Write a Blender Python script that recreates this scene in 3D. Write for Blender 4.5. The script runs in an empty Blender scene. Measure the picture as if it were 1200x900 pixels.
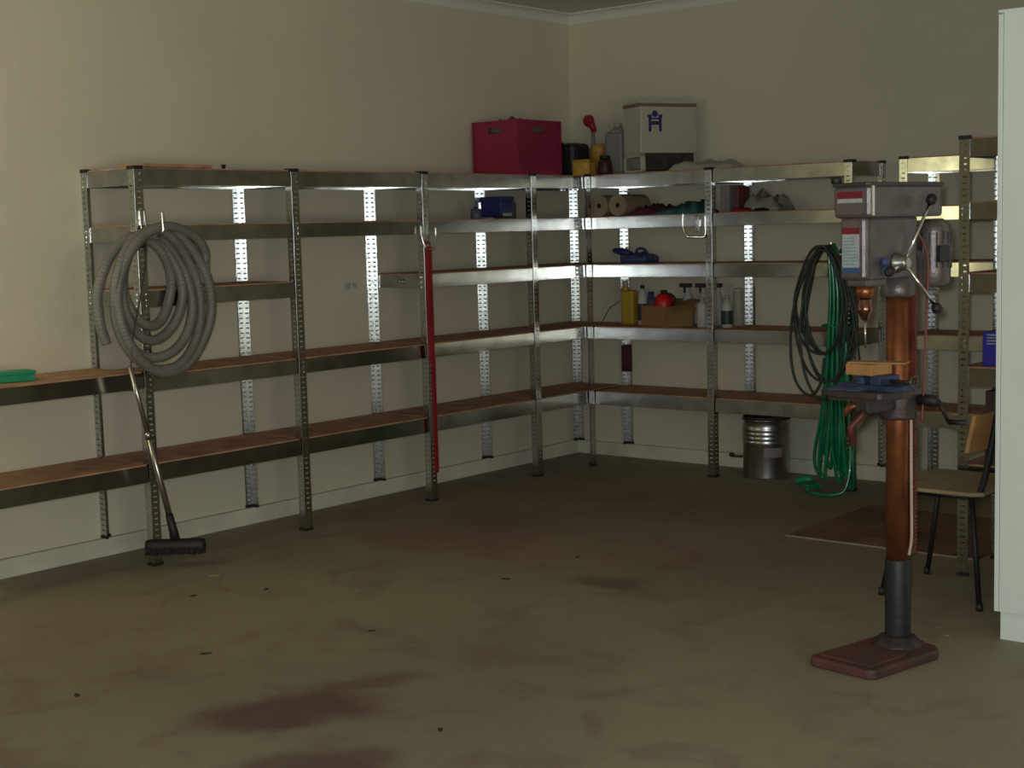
import bpy, bmesh, math, random
from mathutils import Vector, Matrix, noise
C = bpy.context.scene.collection
rnd = random.Random(7)
PI = math.pi

# ------------------------------------------------------------------ camera
cam_d = bpy.data.cameras.new('camera'); cam = bpy.data.objects.new('camera', cam_d); C.objects.link(cam)
yaw, pit, rol = 0.6986, 0.1051, -0.0271
fw = Vector((-math.sin(yaw)*math.cos(pit), math.cos(yaw)*math.cos(pit), -math.sin(pit)))
rt = Vector((math.cos(yaw), math.sin(yaw), 0)); up = rt.cross(fw)
r2 = rt*math.cos(rol)+up*math.sin(rol); u2 = -rt*math.sin(rol)+up*math.cos(rol)
CAM = Vector((5.8383, -7.6136, 1.4736))
cam.matrix_world = Matrix(((r2.x, u2.x, -fw.x, CAM.x), (r2.y, u2.y, -fw.y, CAM.y), (r2.z, u2.z, -fw.z, CAM.z), (0, 0, 0, 1)))
cam_d.sensor_width = 36; cam_d.lens = 36*1705.43/1200; cam_d.clip_start = .05
bpy.context.scene.camera = cam

# ------------------------------------------------------------------ world, lights, exposure
HC = 2.845; XR = 8.2; YF = -8.6        # room: ceiling height, right wall, front wall
W = bpy.data.worlds.new('sky'); bpy.context.scene.world = W; W.use_nodes = True
W.node_tree.nodes['Background'].inputs[0].default_value = (.72, .8, 1, 1)
W.node_tree.nodes['Background'].inputs[1].default_value = .6
vs = bpy.context.scene.view_settings
vs.view_transform = 'Standard'; vs.look = 'None'; vs.exposure = 0; vs.gamma = 1; vs.use_curve_mapping = False
def area(name, loc, rot, sx, sy, power, col):
    l = bpy.data.lights.new(name, 'AREA'); l.shape = 'RECTANGLE'; l.size = sx; l.size_y = sy; l.energy = power; l.color = col
    o = bpy.data.objects.new(name, l); C.objects.link(o); o.location = loc; o.rotation_euler = rot; return o
# daylight coming in through the open side door in the right wall, behind the photographer
area('side_door_daylight', (XR-.45, -7.0, .9), (math.radians(142), 0, math.radians(90)), 3.0, 1.2, 80, (1, .91, .6))
# weaker daylight through the door behind the photographer
area('door_daylight', (5.4, YF+.06, 1.15), (math.radians(125), 0, 0), 3.6, 1.8, 1.5, (1, .93, .76))
# added warm fill floating out of view beside the left wall; no window there
area('left_wall_fill', (.45, -5.7, 1.75), (math.radians(90), 0, math.radians(22)), .5, 1.1, 8.5, (1, .94, .52))
# the flash of the camera
fl = bpy.data.lights.new('camera_flash', 'SPOT'); fl.energy = 225; fl.color = (.9, .98, 1); fl.shadow_soft_size = .03
fl.spot_size = math.radians(75); fl.spot_blend = .7
flo = bpy.data.objects.new('camera_flash', fl); C.objects.link(flo)
flo.matrix_world = cam.matrix_world.copy(); flo.location = CAM + r2*-.04 + u2*.05

# ------------------------------------------------------------------ materials
MATS = {}
def mat(name, col, rough=.6, metal=0, var=.12, scale=6, bump=0, bscale=40, spec=.5, trans=0, alpha=1, col2=None, rvar=0, coat=0):
    if name in MATS: return MATS[name]
    m = bpy.data.materials.new(name); m.use_nodes = True; n = m.node_tree.nodes; L = m.node_tree.links
    b = n['Principled BSDF']; tc = n.new('ShaderNodeTexCoord')
    ns = n.new('ShaderNodeTexNoise'); ns.inputs['Scale'].default_value = scale; ns.inputs['Detail'].default_value = 5
    L.new(tc.outputs['Object'], ns.inputs['Vector'])
    mx = n.new('ShaderNodeMix'); mx.data_type = 'RGBA'
    c2 = col2 or tuple(max(0, c*(1-2*var)) for c in col); c1 = col if col2 else tuple(min(1, c*(1+var*.6)) for c in col)
    mx.inputs[6].default_value = (*c1, 1); mx.inputs[7].default_value = (*c2, 1)
    rp = n.new('ShaderNodeMapRange'); rp.inputs[1].default_value = .35; rp.inputs[2].default_value = .7
    L.new(ns.outputs[0], rp.inputs[0]); L.new(rp.outputs[0], mx.inputs[0]); L.new(mx.outputs[2], b.inputs['Base Color'])
    b.inputs['Roughness'].default_value = rough; b.inputs['Metallic'].default_value = metal
    b.inputs['Specular IOR Level'].default_value = spec; b.inputs['Transmission Weight'].default_value = trans; b.inputs['Alpha'].default_value = alpha
    b.inputs['Coat Weight'].default_value = coat
    if rvar:
        mr = n.new('ShaderNodeMapRange'); mr.inputs[3].default_value = rough-rvar; mr.inputs[4].default_value = rough+rvar
        L.new(ns.outputs[0], mr.inputs[0]); L.new(mr.outputs[0], b.inputs['Roughness'])
    if bump:
        n2 = n.new('ShaderNodeTexNoise'); n2.inputs['Scale'].default_value = bscale; n2.inputs['Detail'].default_value = 4
        L.new(tc.outputs['Object'], n2.inputs['Vector']); bp = n.new('ShaderNodeBump'); bp.inputs['Strength'].default_value = bump; bp.inputs['Distance'].default_value = .01
        L.new(n2.outputs[0], bp.inputs['Height']); L.new(bp.outputs[0], b.inputs['Normal'])
    MATS[name] = m; return m
galv = mat('galvanised_steel', (.53, .545, .54), .21, 1, .1, 35, 0, 60, rvar=.05)
galv_b = mat('galvanised_beam', (.47, .475, .46), .165, 1, .12, 12, 0, 60, rvar=.035)
board_m = mat('particle_board', (.5, .275, .17), .75, 0, .18, 9, .25, 90)
black_p = mat('black_plastic', (.02, .02, .02), .5)
chrome = mat('chrome', (.8, .8, .8), .15, 1, .03)
dark_wire = mat('dark_coated_wire', (.09, .08, .08), .35, .3)
wall_m = mat('painted_plaster', (.68, .635, .51), .8, 0, .03, 1.2, .12, 30)
ceil_m = mat('ceiling_paint', (.62, .6, .55), .9, 0, .03, 1)
trim_m = mat('cornice_paint', (.74, .74, .68), .75, 0, .02, 2)
nib_m = mat('painted_concrete_nib', (.7, .68, .56), .8, 0, .08, 5, .2, 40)
hose_m = mat('grey_hose_plastic', (.2, .185, .175), .45, 0, .1, 8)
dark_m = mat('dark_bristles', (.045, .025, .03), .85, 0, .3, 60, .8, 200)
pole_m = mat('telescopic_steel', (.5, .47, .45), .28, 1, .1, 10)
red_m = mat('red_enamel', (.3, .01, .02), .4, 0, .12, 8)
pink_m = mat('magenta_plastic', (.3, .014, .062), .45, 0, .08, 5)
white_m = mat('white_enamel', (.5, .48, .42), .35, 0, .03, 3)
cab_m = mat('white_melamine', (.78, .88, .83), .3, 0, .02, 2, .05, 15)
offw_m = mat('off_white_plastic', (.4, .385, .34), .5, 0, .05, 6)
milk_m = mat('milky_plastic', (.24, .235, .24), .35, 0, .06, 6)
black_m = mat('black_rubber', (.016, .012, .016), .55, 0, .2, 8)
yel_m = mat('yellow_plastic', (.42, .28, .025), .45, 0, .12, 8)
ylab_m = mat('yellow_card', (.68, .42, .08), .6, 0, .15, 30)
blue_m = mat('blue_plastic', (.02, .03, .16), .45, 0, .15, 8)
blue2_m = mat('mid_blue_plastic', (.05, .075, .22), .45, 0, .15, 8)
teal_m = mat('teal_cloth', (.03, .13, .15), .85, 0, .25, 14, .5, 60)
maroon_m = mat('maroon_cloth', (.1, .02, .03), .85, 0, .3, 14, .5, 60)
card_m = mat('corrugated_card', (.32, .19, .08), .8, 0, .1, 8)
paper_m = mat('brown_paper', (.33, .25, .17), .8, 0, .08, 10)
green_m = mat('green_hose_vinyl', (.004, .24, .1), .16, 0, .2, 12, coat=.5)
greend_m = mat('green_plastic', (.01, .3, .15), .4, 0, .1, 12)
cable_m = mat('dark_green_cable', (.035, .05, .035), .45, 0, .2, 12)
drill_m = mat('hammered_grey_paint', (.15, .125, .13), .33, .35, .12, 14, .15, 120)
iron_m = mat('cast_iron', (.1, .075, .075), .5, .6, .25, 14, .3, 60)
rust_m = mat('rusty_steel', (.36, .13, .055), .38, .75, .3, 16, .1, 60, col2=(.2, .07, .035))
rustd_m = mat('rusty_base', (.17, .06, .045), .6, .2, .3, 9, .3, 60, col2=(.07, .045, .045))
sleeve_m = mat('blue_grey_sleeve', (.032, .033, .04), .5, .3, .2, 12, .15, 60)
wood_m = mat('orange_wood', (.52, .27, .1), .6, 0, .15, 10)
seat_m = mat('chair_ply', (.34, .26, .16), .6, 0, .12, 6)
blueclamp_m = mat('blue_painted_iron', (.04, .07, .16), .5, .2, .3, 20)
lab_red = mat('label_red', (.2, .01, .03), .5); lab_white = mat('label_pale', (.42, .45, .46), .5, 0, .1, 60)
lab_blue = mat('label_blue', (.04, .1, .26), .5); lab_ink = mat('label_ink', (.18, .32, .38), .6)
tan_m = mat('tan_tape', (.22, .15, .1), .6); dkbrown = mat('dark_brown_card', (.07, .035, .03), .7)
sheet_m = mat('hardboard', (.2, .11, .075), .8, 0, .25, 3)
bag_m = mat('clear_plastic_bag', (.42, .4, .36), .25, 0, .2, 10, .3, 30, alpha=.75)
cord_w = mat('pale_cord', (.55, .42, .36), .5)

# wall colour stays flat; floor: mottled concrete with oil stains
def floor_material():
    m = bpy.data.materials.new('garage_concrete'); m.use_nodes = True; n = m.node_tree.nodes; L = m.node_tree.links; b = n['Principled BSDF']
    tc = n.new('ShaderNodeTexCoord')
    def nz(s, d=6, dist=0):
        q = n.new('ShaderNodeTexNoise'); q.inputs['Scale'].default_value = s; q.inputs['Detail'].default_value = d; q.inputs['Distortion'].default_value = dist
        L.new(tc.outputs['Object'], q.inputs['Vector']); return q
    def ramp(src, a, b_):
        r = n.new('ShaderNodeMapRange'); r.inputs[1].default_value = a; r.inputs[2].default_value = b_; r.interpolation_type = 'SMOOTHSTEP'; L.new(src, r.inputs[0]); return r.outputs[0]
    def mix(f, a, c):
        x = n.new('ShaderNodeMix'); x.data_type = 'RGBA'; L.new(f, x.inputs[0])
        for i, v in ((6, a), (7, c)):
            if isinstance(v, tuple): x.inputs[i].default_value = (*v, 1)
            else: L.new(v, x.inputs[i])
        return x.outputs[2]
    def mul(a, k):
        x = n.new('ShaderNodeMath'); x.operation = 'MULTIPLY'; L.new(a, x.inputs[0])
        if isinstance(k, (int, float)): x.inputs[1].default_value = k
        else: L.new(k, x.inputs[1])
        return x.outputs[0]
    col = mix(ramp(nz(.55, 4, .5).outputs[0], .38, .62), (.335, .29, .205), (.285, .245, .175))
    col = mix(mul(ramp(nz(3.2, 6, 1).outputs[0], .5, .68), .45), col, (.2, .135, .105))
    col = mix(mul(ramp(nz(24, 5).outputs[0], .56, .7), .28), col, (.36, .32, .25))
    wp = nz(5, 4); wv = n.new('ShaderNodeVectorMath'); wv.operation = 'SCALE'; wv.inputs['Scale'].default_value = .22
    L.new(wp.outputs['Color'], wv.inputs[0]); ad = n.new('ShaderNodeVectorMath'); L.new(tc.outputs['Object'], ad.inputs[0]); L.new(wv.outputs[0], ad.inputs[1])
    def blob(cx, cy, rx, ry, ang, amt, c):
        nonlocal col
        mp = n.new('ShaderNodeMapping'); mp.vector_type = 'TEXTURE'; mp.inputs['Location'].default_value = (cx+.11, cy+.11, 0)
        mp.inputs['Rotation'].default_value = (0, 0, ang); mp.inputs['Scale'].default_value = (rx, ry, 50)
        L.new(ad.outputs[0], mp.inputs[0]); le = n.new('ShaderNodeVectorMath'); le.operation = 'LENGTH'; L.new(mp.outputs[0], le.inputs[0])
        r = n.new('ShaderNodeMapRange'); r.inputs[1].default_value = 1.15; r.inputs[2].default_value = .45; r.interpolation_type = 'SMOOTHSTEP'; L.new(le.outputs['Value'], r.inputs[0])
        col = mix(mul(r.outputs[0], amt), col, c)
    blob(1.7, -1.7, 2.6, 1.5, .35, .36, (.24, .14, .108))
    blob(2.44, -4.70, .2, .36, -.55, .72, (.115, .05, .045))
    blob(2.43, -4.36, .1, .24, -.5, .55, (.14, .075, .06))
    blob(2.85, -4.98, .16, .3, -.7, .65, (.12, .07, .06))
    blob(1.75, -4.75, .1, .22, -.6, .3, (.16, .1, .08))
    blob(2.3, -2.8, .22, .12, .3, .55, (.12, .07, .055))
    blob(2.0, -1.2, .9, .5, .3, .3, (.2, .13, .1))
    blob(1.1, -2.3, .6, .4, .9, .25, (.2, .13, .1))
    blob(2.4, -5.6, .3, .3, 0, .4, (.15, .1, .08))
    L.new(col, b.inputs['Base Color'])
    b.inputs['Roughness'].default_value = .62; b.inputs['Specular IOR Level'].default_value = .3
    bp = n.new('ShaderNodeBump'); bp.inputs['Strength'].default_value = .15; bp.inputs['Distance'].default_value = .01
    L.new(nz(18, 6).outputs[0], bp.inputs['Height']); L.new(bp.outputs[0], b.inputs['Normal'])
    return m
floor_m = floor_material()

# ------------------------------------------------------------------ mesh helpers
class MB:
    def __init__(s): s.v = []; s.f = []; s.sm = False
    def quad(s, *p):
        i = len(s.v); s.v += [tuple(q) for q in p]; s.f.append(tuple(range(i, i+len(p)))); return s
    def box(s, x0, y0, z0, x1, y1, z1, rot=None, piv=None):
        i = len(s.v); P = [(x, y, z) for z in (z0, z1) for x, y in ((x0, y0), (x1, y0), (x1, y1), (x0, y1))]
        if rot is not None:
            pv = Vector(piv if piv else ((x0+x1)/2, (y0+y1)/2, (z0+z1)/2)); P = [tuple(rot @ (Vector(p)-pv)+pv) for p in P]
        s.v += P
        s.f += [(i+3, i+2, i+1, i), (i+4, i+5, i+6, i+7)]+[(i+a, i+(a+1) % 4, i+4+(a+1) % 4, i+4+a) for a in range(4)]; return s
    def prism(s, pts, z0, z1):
        i = len(s.v); k = len(pts); s.v += [(x, y, z0) for x, y in pts]+[(x, y, z1) for x, y in pts]
        s.f += [tuple(range(i+k-1, i-1, -1)), tuple(range(i+k, i+2*k))]+[(i+a, i+(a+1) % k, i+k+(a+1) % k, i+k+a) for a in range(k)]; return s
    def tube(s, pts, r, n=8, closed=False, cap=True):
        pts = [Vector(p) for p in pts]; N = len(pts); i0 = len(s.v); s.sm = True
        u = None
        for k in range(N):
            a = pts[(k-1) % N] if closed or k > 0 else pts[k]; b = pts[(k+1) % N] if closed or k < N-1 else pts[k]
            t = (b-a); t = t.normalized() if t.length > 1e-9 else Vector((0, 0, 1))
            if u is None: u = t.orthogonal().normalized()
            u = (u-t*u.dot(t)); u = u.normalized() if u.length > 1e-6 else t.orthogonal().normalized()
            w = t.cross(u); rr = r[k] if isinstance(r, (list, tuple)) else r
            for j in range(n):
                an = 2*PI*j/n; s.v.append(tuple(pts[k]+(u*math.cos(an)+w*math.sin(an))*rr))
        for k in range(N if closed else N-1):
            for j in range(n):
                a = i0+k*n; b = i0+((k+1) % N)*n; s.f.append((a+j, a+(j+1) % n, b+(j+1) % n, b+j))
        if cap and not closed:
            s.f.append(tuple(i0+j for j in range(n-1, -1, -1))); s.f.append(tuple(i0+(N-1)*n+j for j in range(n)))
        return s
    def lathe(s, prof, c=(0, 0, 0), axis='z', n=20):
        # prof: list of (radius, height)
        i0 = len(s.v); s.sm = True; cx, cy, cz = c
        for r, h in prof:
            r = max(r, 1e-4)
            for j in range(n):
                a = 2*PI*j/n; p = (r*math.cos(a), r*math.sin(a), h)
                if axis == 'y': p = (p[0], p[2], -p[1])
                elif axis == 'x': p = (p[2], p[0], p[1])
                s.v.append((p[0]+cx, p[1]+cy, p[2]+cz))
        for k in range(len(prof)-1):
            for j in range(n): a = i0+k*n; s.f.append((a+j, a+(j+1) % n, a+n+(j+1) % n, a+n+j))
        s.f.append(tuple(i0+j for j in range(n-1, -1, -1))); s.f.append(tuple(i0+(len(prof)-1)*n+j for j in range(n))); return s
    def build(s, name, m, parent=None, bevel=0, smooth=None, loc=None, solid=0, subd=0):
        me = bpy.data.meshes.new(name); me.from_pydata(s.v, [], s.f); me.update()
        bm = bmesh.new(); bm.from_mesh(me)
        if not solid: bmesh.ops.recalc_face_normals(bm, faces=bm.faces)
        bm.to_mesh(me); bm.free()
        me.materials.append(m); o = bpy.data.objects.new(name, me); C.objects.link(o); o.parent = parent
        if loc: o.location = loc
        if s.sm if smooth is None else smooth:
            for p in me.polygons: p.use_smooth = len(p.vertices) == 4 or len(s.f) < 1
        if bevel:
            b = o.modifiers.new('bevel', 'BEVEL'); b.width = bevel; b.segments = 2; b.limit_method = 'ANGLE'; b.angle_limit = .7
        if solid:
            b = o.modifiers.new('solid', 'SOLIDIFY'); b.thickness = solid; b.offset = 0
        if subd:
            b = o.modifiers.new('sub', 'SUBSURF'); b.levels = subd; b.render_levels = subd
        return o
def tag(o, label, cat, group=None):
    o['label'] = label; o['category'] = cat
    if group: o['group'] = group
    return o
def thing(name, label, cat, loc=(0, 0, 0), rz=0, group=None):
    o = bpy.data.objects.new(name, None); C.objects.link(o); o.location = loc; o.rotation_euler = (0, 0, rz); o.empty_display_size = .1
    return tag(o, label, cat, group)
def struct(name, mb, m, **k):
    o = mb.build(name, m, **k); o['kind'] = 'structure'; return o
def spline(P, n=8, closed=False):
    P = [Vector(p) for p in P]; N = len(P); out = []
    g = (lambda i: P[i % N]) if closed else (lambda i: P[min(max(i, 0), N-1)])
    for i in range(N if closed else N-1):
        a, b, c, d = g(i-1), g(i), g(i+1), g(i+2)
        for k in range(n):
            t = k/n; out.append(.5*((2*b)+(-a+c)*t+(2*a-5*b+4*c-d)*t*t+(-a+3*b-3*c+d)*t**3))
    if not closed: out.append(P[-1])
    return out
def copy_part(o, parent, loc=None, rz=None):
    c = o.copy(); C.objects.link(c); c.parent = parent
    if loc is not None: c.location = loc
    if rz is not None: c.rotation_euler = (0, 0, rz)
    return c

# ------------------------------------------------------------------ the room
struct('floor', MB().box(-.2, YF-.2, -.1, XR+.2, .2, 0), floor_m)
struct('ceiling', MB().box(-.2, YF-.2, HC, XR+.2, .2, HC+.1), ceil_m)
struct('wall_left', MB().box(-.2, YF-.2, 0, 0, .2, HC), wall_m)
struct('wall_back', MB().box(0, 0, 0, XR, .2, HC), wall_m)
struct('wall_right', MB().box(XR, YF-.2, 0, XR+.2, -8.4, HC).box(XR, -8.4, 2.25, XR+.2, -5.4, HC).box(XR, -5.4, 0, XR+.2, .2, HC), wall_m)
# front wall behind the photographer, with the wide door opening
fwm = MB(); fwm.box(0, YF-.2, 0, 3.6, YF, HC); fwm.box(3.6, YF-.2, 2.25, 7.2, YF, HC); fwm.box(7.2, YF-.2, 0, XR, YF, HC)
struct('wall_front', fwm, wall_m)
# concrete nib along the foot of both walls
struct('baseboard_left', MB().box(0, YF, 0, .031, 0, .085), nib_m, bevel=.003)
struct('baseboard_back', MB().box(.031, -.031, 0, XR, 0, .085), nib_m, bevel=.003)
# cove cornice
prof = [(0, .062), (.006, .062), (.008, .052)]+[(.008+.044*(1-math.cos(a)), .008+.044*(1-math.sin(a))) for a in [PI/2*(1-i/7) for i in range(8)]][::1]
prof = [(0, -.064), (.007, -.064), (.007, -.054)]+[(.007+.045*(1-math.cos(PI/2*i/7)), -.054+.045*math.sin(PI/2*i/7)) for i in range(1, 8)]+[(.06, -.009), (.06, 0)]
c1 = MB(); c2 = MB()
for a, b in zip(prof, prof[1:]):
    c1.quad((a[0], YF, HC+a[1]), (b[0], YF, HC+b[1]), (b[0], -b[0], HC+b[1]), (a[0], -a[0], HC+a[1]))
    c2.quad((a[0], -a[0], HC+a[1]), (b[0], -b[0], HC+b[1]), (XR, -b[0], HC+b[1]), (XR, -a[0], HC+a[1]))
struct('trim_1', c1, trim_m); struct('trim_2', c2, trim_m)

# ------------------------------------------------------------------ shelving racks
D = .4056; H = 1.8; PW = .044
YS = [-3.7016, -2.7833, -1.8544, -.9221, 0]; XS = [D, 1.3181, 2.1988]; X3 = 2.4704
LV = [1.79, 1.536, 1.247, .865, .463]                # top edge of the beams
BH = [.072, .068, .072, .07, .076]
def post_mesh(h):
    m = MB(); pit = .0254; n = int(h/pit); a, b = .28*PW, .72*PW
    for fl_ in (0, 1):
        P = (lambda s, z: (0, s, z)) if fl_ == 0 else (lambda s, z: (-s, 0, z))
        for k in range(n):
            z0 = k*pit; z1 = z0+pit if k < n-1 else h; h0 = z0+.4*pit; h1 = z0+.68*pit
            m.quad(P(0, z0), P(a, z0), P(a, z1), P(0, z1)); m.quad(P(b, z0), P(PW, z0), P(PW, z1), P(b, z1))
            m.quad(P(a, z0), P(b, z0), P(b, h0), P(a, h0)); m.quad(P(a, h1), P(b, h1), P(b, z1), P(a, z1))
    return m
proto = {}
def post(parent, x, y, rz, base=0.0):
    hh = round(H-base, 3); L0 = parent.location
    if hh not in proto:
        p = post_mesh(hh).build('post', galv, None, solid=.0016)
        w = PW+.004
        c = MB().prism([(.003, -.003), (.003, w), (-.008, w), (-.008, .008), (-w, .008), (-w, -.003)], hh-.012, hh+.004).build('post_cap', black_p, p)
        f = MB().prism([(.003, -.003), (.003, w), (-.008, w), (-.008, .008), (-w, .008), (-w, -.003)], 0, .014).build('post_foot', black_p, p)
        proto[hh] = (p, c, f); p.parent = parent; q = p
    else:
        p, c, f = proto[hh]; q = copy_part(p, parent); copy_part(c, q); copy_part(f, q)
    q.location = (x-L0.x, y-L0.y, base); q.rotation_euler = (0, 0, rz); return q
def beam(parent, a, b, inward, zt, h, name='beam'):
    """steel beam from a to b; inward = unit vector pointing under the board"""
    L0 = parent.location; a = Vector((a[0]-L0.x, a[1]-L0.y, 0)); b = Vector((b[0]-L0.x, b[1]-L0.y, 0)); w = Vector((inward[0], inward[1], 0))
    t = (b-a).normalized(); o = w*.0022; a = a+o+t*.003; b = b+o-t*.003
    # the web leans back very slightly towards the top
    zs = [(.014, zt-h+.001), (0, zt-h+.001), (.0014, zt), (.0054, zt), (.0054, zt-.009), (.024, zt-.009)]
    m = MB()
    for (u0, z0), (u1, z1) in zip(zs, zs[1:]):
        m.quad(a+w*u0+Vector((0, 0, z0)), b+w*u0+Vector((0, 0, z0)), b+w*u1+Vector((0, 0, z1)), a+w*u1+Vector((0, 0, z1)))
    return m.build(name, galv_b, parent, solid=.0012)
def shelf(parent, x0, y0, x1, y1, zt, h, ends=(1, 1), axis='y', dz=0):
    """board with beams on both long sides and at the asked ends"""
    zt += dz
    if axis == 'y':
        beam(parent, (x1, y0), (x1, y1), (-1, 0), zt, h); beam(parent, (x0, y0), (x0, y1), (1, 0), zt, h)
        if ends[0]: beam(parent, (x0, y0), (x1, y0), (0, 1), zt, h, 'end_beam')
        if ends[1]: beam(parent, (x0, y1), (x1, y1), (0, -1), zt, h, 'end_beam')
    else:
        beam(parent, (x0, y0), (x1, y0), (0, 1), zt, h); beam(parent, (x0, y1), (x1, y1), (0, -1), zt, h)
        if ends[0]: beam(parent, (x0, y0), (x0, y1), (1, 0), zt, h, 'end_beam')
        if ends[1]: beam(parent, (x1, y0), (x1, y1), (-1, 0), zt, h, 'end_beam')
    L0 = parent.location; g = .007
    MB().box(x0+g-L0.x, y0+g-L0.y, zt-.008, x1-g-L0.x, y1-g-L0.y, zt+.007).build('shelf_board', board_m, parent, bevel=.001)

NB = .085
rackL = thing('shelving_rack', 'long galvanised shelving rack with brown boards along the left wall, ending in the corner', 'shelving rack', (D/2, -2.3, 0), group='galvanised shelving racks')
for i in range(4):
    post(rackL, D, YS[i], 0)
    post(rackL, .002, YS[i], -PI/2 if i == 0 else PI, NB)
post(rackL, .034, -.034, PI, NB)
for i in range(4):
    for k, (z, h) in enumerate(zip(LV, BH)):
        if i == 1 and k == 2: continue            # this bay has no middle shelf
        ye = YS[i+1]-.003 if i < 3 else -.034
        shelf(rackL, .004, YS[i]+(.003 if i else 0), D, ye if not (i == 3) else -.034, z, h, (1, 1 if i < 3 else 0))
# low bay running out of the picture on the left
YL = YS[0]-.92
for k, dz in ((3, .018), (4, 0)): shelf(rackL, .004, YL, D, YS[0]-.003, LV[k], BH[k], (1, 1), dz=dz)
for x, rz in ((D, 0), (.002, -PI/2)):
    b0 = 0 if x > .1 else NB
    # short posts of the low bay
    pm = post_mesh(.93-b0).build('post', galv, rackL, solid=.0016); pm.location = (x-rackL.location.x, YL-rackL.location.y, b0); pm.rotation_euler = (0, 0, rz)
# loose off-cut lying on the top board, and a screw head beside it
MB().box(.2, -.38, 0, .395, .0, .015).build('loose_board', board_m, None, bevel=.001, loc=(0, -3.27, 1.799))
lb = bpy.data.objects['loose_board']; tag(lb, 'thin brown off-cut board lying on the top shelf above the hanging grey hose', 'board')
lb.rotation_euler = (0, 0, .03)
bk = MB().lathe([(.008, 0), (.008, .012), (.012, .013), (.012, .02)], (0, 0, 0), n=10).build('wing_nut', black_p, None, loc=(.37, -3.17, 1.798)); tag(bk, 'tiny dark nut standing on the top shelf beside the off-cut board', 'nut')

rackB = thing('shelving_rack', 'two-bay galvanised shelving rack on the back wall from the corner to the drill press', 'shelving rack', (1.3, -D/2, 0), group='galvanised shelving racks')
post(rackB, D+.0475, -D, PI/2); post(rackB, XS[1], -D, 0); post(rackB, XS[2], -D, 0)
post(rackB, D+.004, -.002, PI, NB); post(rackB, XS[1], -.002, PI, NB); post(rackB, XS[2], -.002, PI/2, NB)
for i in range(2):
    for k, (z, h) in enumerate(zip(LV, BH)):
        shelf(rackB, XS[i]+(.05 if i == 0 else .006), -D, XS[i+1]-.003, -.004, z, h, axis='x')

rackC = thing('shelving_rack', 'galvanised shelving unit on the back wall behind the drill press, right of the gap', 'shelving rack', (X3+.46, -D/2, 0), group='galvanised shelving racks')
post(rackC, X3, -D, -PI/2); post(rackC, X3, -.002, PI, NB); post(rackC, X3+.92, -D, 0); post(rackC, X3+.92, -.002, PI/2, NB)
for k, (z, h) in enumerate(zip(LV, BH)): shelf(rackC, X3, -D, X3+.92, -.004, z, h, axis='x')

NX, NY = 3.4277, -1.9032
rackN = thing('shelving_rack', 'free-standing galvanised shelving unit behind the chair, half hidden by the white cupboard', 'shelving rack', (NX+.46, NY+.2, 0), group='galvanised shelving racks')
for x, y, rz in ((NX, NY, -PI/2), (NX+.92, NY, 0), (NX, NY+D, PI), (NX+.92, NY+D, PI/2)): post(rackN, x, y, rz)
for k, (z, h) in enumerate(zip(LV, BH)): shelf(rackN, NX, NY, NX+.92, NY+D, z, h, axis='x')

# tape patches on the wall and on the end beam where the missing shelf was
for nm, x, y, z, rot, lab in (('sticker', .001, -2.02, 1.194, 0, 'small silvery sticker on the left wall beside the second back post'),):
    m = MB().box(0, -.045, -.018, .002, -.005, .018).box(0, .008, -.014, .002, .045, .014); tag(m.build(nm, lab_white, None, loc=(x, y, z)), lab, 'sticker')
m = MB().lathe([(.016, 0), (.016, .002), (.012, .003)], (0, 0, 0), axis='y', n=14); m2 = MB()
st = tag(MB().tube([(math.cos(a)*.018, 0, math.sin(a)*.012) for a in [2*PI*i/14 for i in range(14)]], .003, 6, closed=True).build('wire_clip', chrome, None, loc=(.2, YS[2]-.003, 1.21)), 'small shiny wire clip on the end beam of the middle shelf', 'clip')
MB().tube([(math.cos(a)*.012+.028, 0, math.sin(a)*.012) for a in [2*PI*i/12 for i in range(12)]], .003, 6, closed=True).build('loop', chrome, st)
# maroon tape on a back post
tag(MB().box(-.002, -.048, 0, .048, .0, .17).build('tape_wrap', maroon_m, None, loc=(D+.004, -.004, .555)), 'maroon tape wrapped round a back post between the two lowest shelves', 'tape')

# ------------------------------------------------------------------ hooks
def hook(label, loc, rz, pts, r=.0055, m=None, plate=True, end=None):
    t = thing('storage_hook', label, 'hook', loc, rz)
    MB().tube(spline(pts, 8), r, 8).build('hook_rod', m or chrome, t)
    if plate: MB().box(-.014, -.001, -.03, .014, .004, .035).build('mounting_plate', chrome, t, bevel=.001)
    if end: MB().lathe([(r*1.5, 0), (r*1.6, .012), (.003, .016)], end, n=10).build('end_tip', black_p, t)
    return t
# local -y points away from the carrier
hook('big chrome hook holding up the coil of grey hose', (D+.006, -3.665, 1.50), PI/2, [(0, .0, 0), (0, -.03, -.005), (0, -.075, -.02), (0, -.128, -.0), (0, -.136, .03), (0, -.134, .098)], .006)
hook('chrome U hook carrying the red pole on the left rack', (D+.004, -1.845, 1.47), PI/2, [(-.045, -.012, .045), (-.045, -.016, -.02), (-.03, -.03, -.075), (0, -.036, -.088), (.03, -.034, -.075), (.05, -.03, -.02), (.05, -.03, .03)], .0055)
hook('dark U hook on the upper beam beside the teal cloth', (1.225, -D-.004, 1.47), 0, [(-.055, -.07, .075), (-.055, -.07, .0), (-.035, -.065, -.055), (0, -.04, -.062), (.05, -.008, -.06), (.055, -.006, 0), (.055, -.006, .06)], .0065)
hook('chrome double hook above the green hose', (2.13, -D-.004, 1.30), 0, [(0, .0, .0), (0, -.02, -.01), (0, -.07, -.03), (0, -.10, .0), (0, -.102, .07)], .006)
hook('small chrome bracket hook on the end post above the broom', (D+.004, -3.672, 1.57), PI/2, [(-.012, 0, .04), (-.012, -.01, -.04), (-.006, -.02, -.055), (.006, -.02, -.055), (.012, -.01, -.04), (.012, 0, .04)], .004)

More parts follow.
